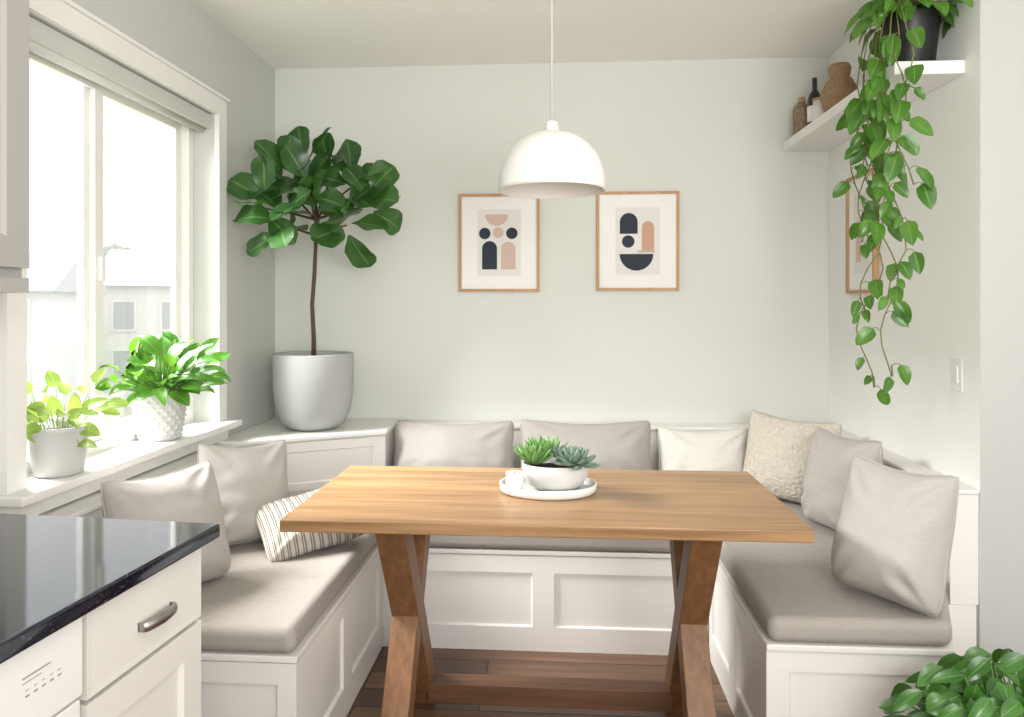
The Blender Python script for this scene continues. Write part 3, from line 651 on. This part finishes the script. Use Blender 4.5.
# jar
j=thing('decorative_jar',(1.095,3.34,SZ),'brown patterned jar with cork stopper','jar')
lathe('jar_body',[(0.0,0),(0.032,0),(0.036,0.004),(0.037,0.12),(0.030,0.135),(0.018,0.142),(0.018,0.15),(0.0,0.15)],(1.098,3.36,SZ+0.0005),M_jar,j,seg=32)
lathe('stopper',[(0.0,0),(0.016,0),(0.017,0.022),(0.0,0.022)],(1.098,3.36,SZ+0.1508),M_cork,j,seg=24)
bt=thing('bottle',(1.12,3.22,SZ),'slender dark glass bottle on the shelf','bottle')
lathe('bottle_body',[(0.0,0),(0.028,0),(0.030,0.004),(0.030,0.13),(0.022,0.155),(0.011,0.17),(0.010,0.225),(0.0,0.225)],(1.115,3.24,SZ+0.0005),M_glassb,bt,seg=32)
lathe('label_band',[(0.0305,0.03),(0.0308,0.03),(0.0308,0.10),(0.0305,0.10)],(1.115,3.24,SZ+0.0005),M_paper,bt,seg=32,cap=False)
cn=thing('canister',(1.10,3.12,SZ),'small white ceramic canister on the shelf','canister')
lathe('canister_body',[(0.0,0),(0.034,0),(0.037,0.004),(0.037,0.09),(0.0,0.09)],(1.105,3.12,SZ+0.0005),M_cer,cn,seg=32)
lathe('canister_lid',[(0.0,0.0),(0.039,0.0),(0.039,0.01),(0.01,0.016),(0.01,0.026),(0.0,0.028)],(1.105,3.12,SZ+0.0908),M_cork,cn,seg=32)
wk=thing('wicker_vase',(1.13,2.99,SZ),'rounded brown wicker vase with knotted top','vase')
lathe('vase_body',[(0.0,0),(0.045,0)]+[(0.045+0.024*math.sin(math.pi*k/16)+(0.002 if k%2 else 0),0.14*k/16) for k in range(1,17)]+[(0.036,0.145),(0.040,0.16),(0.044,0.185),(0.036,0.20),(0.0,0.20)],(1.127,2.99,SZ+0.0005),M_wick,wk,seg=32)
# switch
sw=thing('light_switch',(XR,2.39,1.075),'white wall light switch plate','light switch')
box('switch_plate',XR-0.005,XR-0.0005,2.362,2.422,1.025,1.130,M_sw,sw,bevel=0.002)
box('rocker',XR-0.008,XR-0.0045,2.382,2.402,1.05,1.105,M_sw,sw,bevel=0.001)
# ---------------------------------------------------------------- bottom right plant
bx,by=1.02,1.62
bp_=thing('potted_bushy_plant',(bx,by,0),'bushy green houseplant in white pot on floor','plant')
lathe('pot',[(0.0,0),(0.10,0),(0.11,0.008),(0.135,0.24),(0.138,0.26),(0.128,0.26),(0.122,0.23),(0.0,0.23)],(bx,by,0.0005),M_cer,bp_)
lathe('soil',[(0.122,0),(0.0,0.01)],(bx,by,0.232),M_soil,bp_)
Ll=Leaves(); st=[]
for i in range(340):
    t=i/340; az=i*GA; el=R(0)+R(85)*t; d=rdir(el,az); b=V((bx,by,0.295))+rdir(0,az)*0.05
    sl=random.uniform(0.14,0.225) if i%2 else random.uniform(0.10,0.18); e=b+d*sl
    st.append(([b,b.lerp(e,.5)+V((0,0,0.010)),e],0.0016))
    Ll.add(e,(V((d.x,d.y,0))+V((random.uniform(-.6,.6),random.uniform(-.6,.1),random.uniform(-.5,.1)))),V((random.uniform(-.4,.4),-0.8,1)),random.uniform(0.055,0.085),random.uniform(0.034,0.050),'lance' if i%3==0 else 'heart',droop=random.uniform(0.3,1.2),fold=0.3,wave=0.08,n=6)
tubes('stems',st,M_stem,bp_,seg=5); Ll.make('foliage',L_bush,bp_)
# ---------------------------------------------------------------- kitchen counter
MC=T((-0.605,1.25,0))@RZ(-4.6)
CZ=0.91
box('countertop',-0.76,0,-1.1,0,CZ-0.025,CZ,M_ctr,M=MC,bevel=0.004,label='glossy black speckled stone kitchen countertop',category='countertop')
kc=thing('kitchen_cabinet',(-0.9,1.1,0),'cream shaker base cabinet with drawer and door','cabinet')
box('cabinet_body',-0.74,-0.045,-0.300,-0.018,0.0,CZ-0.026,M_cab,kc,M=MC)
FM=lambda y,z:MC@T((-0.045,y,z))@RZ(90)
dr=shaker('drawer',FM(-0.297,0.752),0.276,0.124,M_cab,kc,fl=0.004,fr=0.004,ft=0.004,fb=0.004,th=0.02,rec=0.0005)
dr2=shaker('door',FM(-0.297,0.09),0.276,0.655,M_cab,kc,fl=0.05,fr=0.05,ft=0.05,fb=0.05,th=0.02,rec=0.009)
hy,hz=-0.150,0.806
v=[];f=[]
hp=[(-0.0255,-0.040),(-0.018,-0.040),(-0.013,-0.036),(-0.010,-0.018),(-0.009,0),(-0.010,0.018),(-0.013,0.036),(-0.018,0.040),(-0.0255,0.040)]
for (x,y) in hp:
    hh=0.014+0.003*(1-abs(y)/0.040)
    for (dx,dz) in ((0.0025,hh*0.5),(0.004,0),(0.0025,-hh*0.5),(-0.003,-hh*0.5),(-0.003,hh*0.5)):
        v.append((x+dx,hy+y,hz+dz))
for i in range(len(hp)-1):
    for k in range(5): f.append((i*5+k,i*5+(k+1)%5,(i+1)*5+(k+1)%5,(i+1)*5+k))
f+= [(4,3,2,1,0),tuple((len(hp)-1)*5+k for k in range(5))]
mk('handle',v,f,M_steel,dr,M=MC,smooth=True)
dw=thing('dishwasher',(-0.95,0.7,0),'white dishwasher with front control panel','dishwasher')
box('dishwasher_body',-0.74,-0.05,-0.90,-0.303,0.02,CZ-0.028,M_appl,dw,M=MC)
box('control_panel',-0.05,-0.022,-0.897,-0.306,0.765,CZ-0.032,M_appl,dw,M=MC,bevel=0.004)
box('dishwasher_door',-0.05,-0.026,-0.897,-0.306,0.10,0.760,M_appl,dw,M=MC,bevel=0.004)
L=[]; yo=-0.405
for i in range(5):
    L.append((-0.0222,-0.0216,yo+i*0.013,yo+0.006+i*0.013,0.814,0.8165)); L.append((-0.0222,-0.0216,yo+i*0.013,yo+0.005+i*0.013,0.822,0.8232))
L.append((-0.0222,-0.0216,yo-0.005,yo+0.04,0.838,0.840)); L.append((-0.0222,-0.0216,yo-0.005,yo+0.025,0.832,0.8332))
boxes('control_marks',L,M_grey,dw,M=MC)
# upper cabinet
uc=thing('wall_cabinet',(-1.25,1.0,1.35),'wall cabinet with panelled door, shade put into its colour','cabinet')
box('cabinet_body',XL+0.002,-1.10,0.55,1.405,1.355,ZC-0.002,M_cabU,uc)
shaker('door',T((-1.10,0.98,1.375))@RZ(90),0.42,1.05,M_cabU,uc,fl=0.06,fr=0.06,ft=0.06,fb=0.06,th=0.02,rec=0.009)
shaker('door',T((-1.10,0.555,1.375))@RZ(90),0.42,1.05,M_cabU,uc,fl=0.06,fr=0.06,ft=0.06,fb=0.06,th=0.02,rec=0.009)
box('light_rail',XL+0.002,-1.085,0.55,1.405,1.325,1.355,M_cabU,uc)
# ---------------------------------------------------------------- lights, world, camera
w=bpy.data.worlds.new('World'); bpy.context.scene.world=w; w.use_nodes=True
bg=w.node_tree.nodes['Background']; bg.inputs[0].default_value=(1.0,1.0,0.98,1); bg.inputs[1].default_value=1.8
def area(name,loc,target,sx,sy,e,c=(1,1,1)):
    l=bpy.data.lights.new(name,'AREA'); l.shape='RECTANGLE'; l.size=sx; l.size_y=sy; l.energy=e; l.color=c
    o=bpy.data.objects.new(name,l); o.location=loc; o.rotation_euler=(V(target)-V(loc)).to_track_quat('-Z','Y').to_euler(); col.objects.link(o); return o
area('window_daylight',(-3.8,2.4,3.6),(0.6,2.4,0.9),3.2,1.8,1550,(1.0,0.985,0.955))
area('ceiling_fill',(0.6,-0.5,1.5),(0.5,0.6,2.4),1.2,1.2,80,(1.0,0.985,0.95))  # unseen fill lamp added behind the camera to brighten the ceiling
cam=bpy.data.cameras.new('Camera'); co=bpy.data.objects.new('Camera',cam); col.objects.link(co)
co.location=(0,0,H); co.rotation_euler=(R(90),0,R(3.81)); cam.sensor_width=36; cam.lens=36*720/1024; cam.shift_y=-0.0522; cam.clip_start=0.02
bpy.context.scene.camera=co
bpy.context.scene.view_settings.view_transform='Standard'
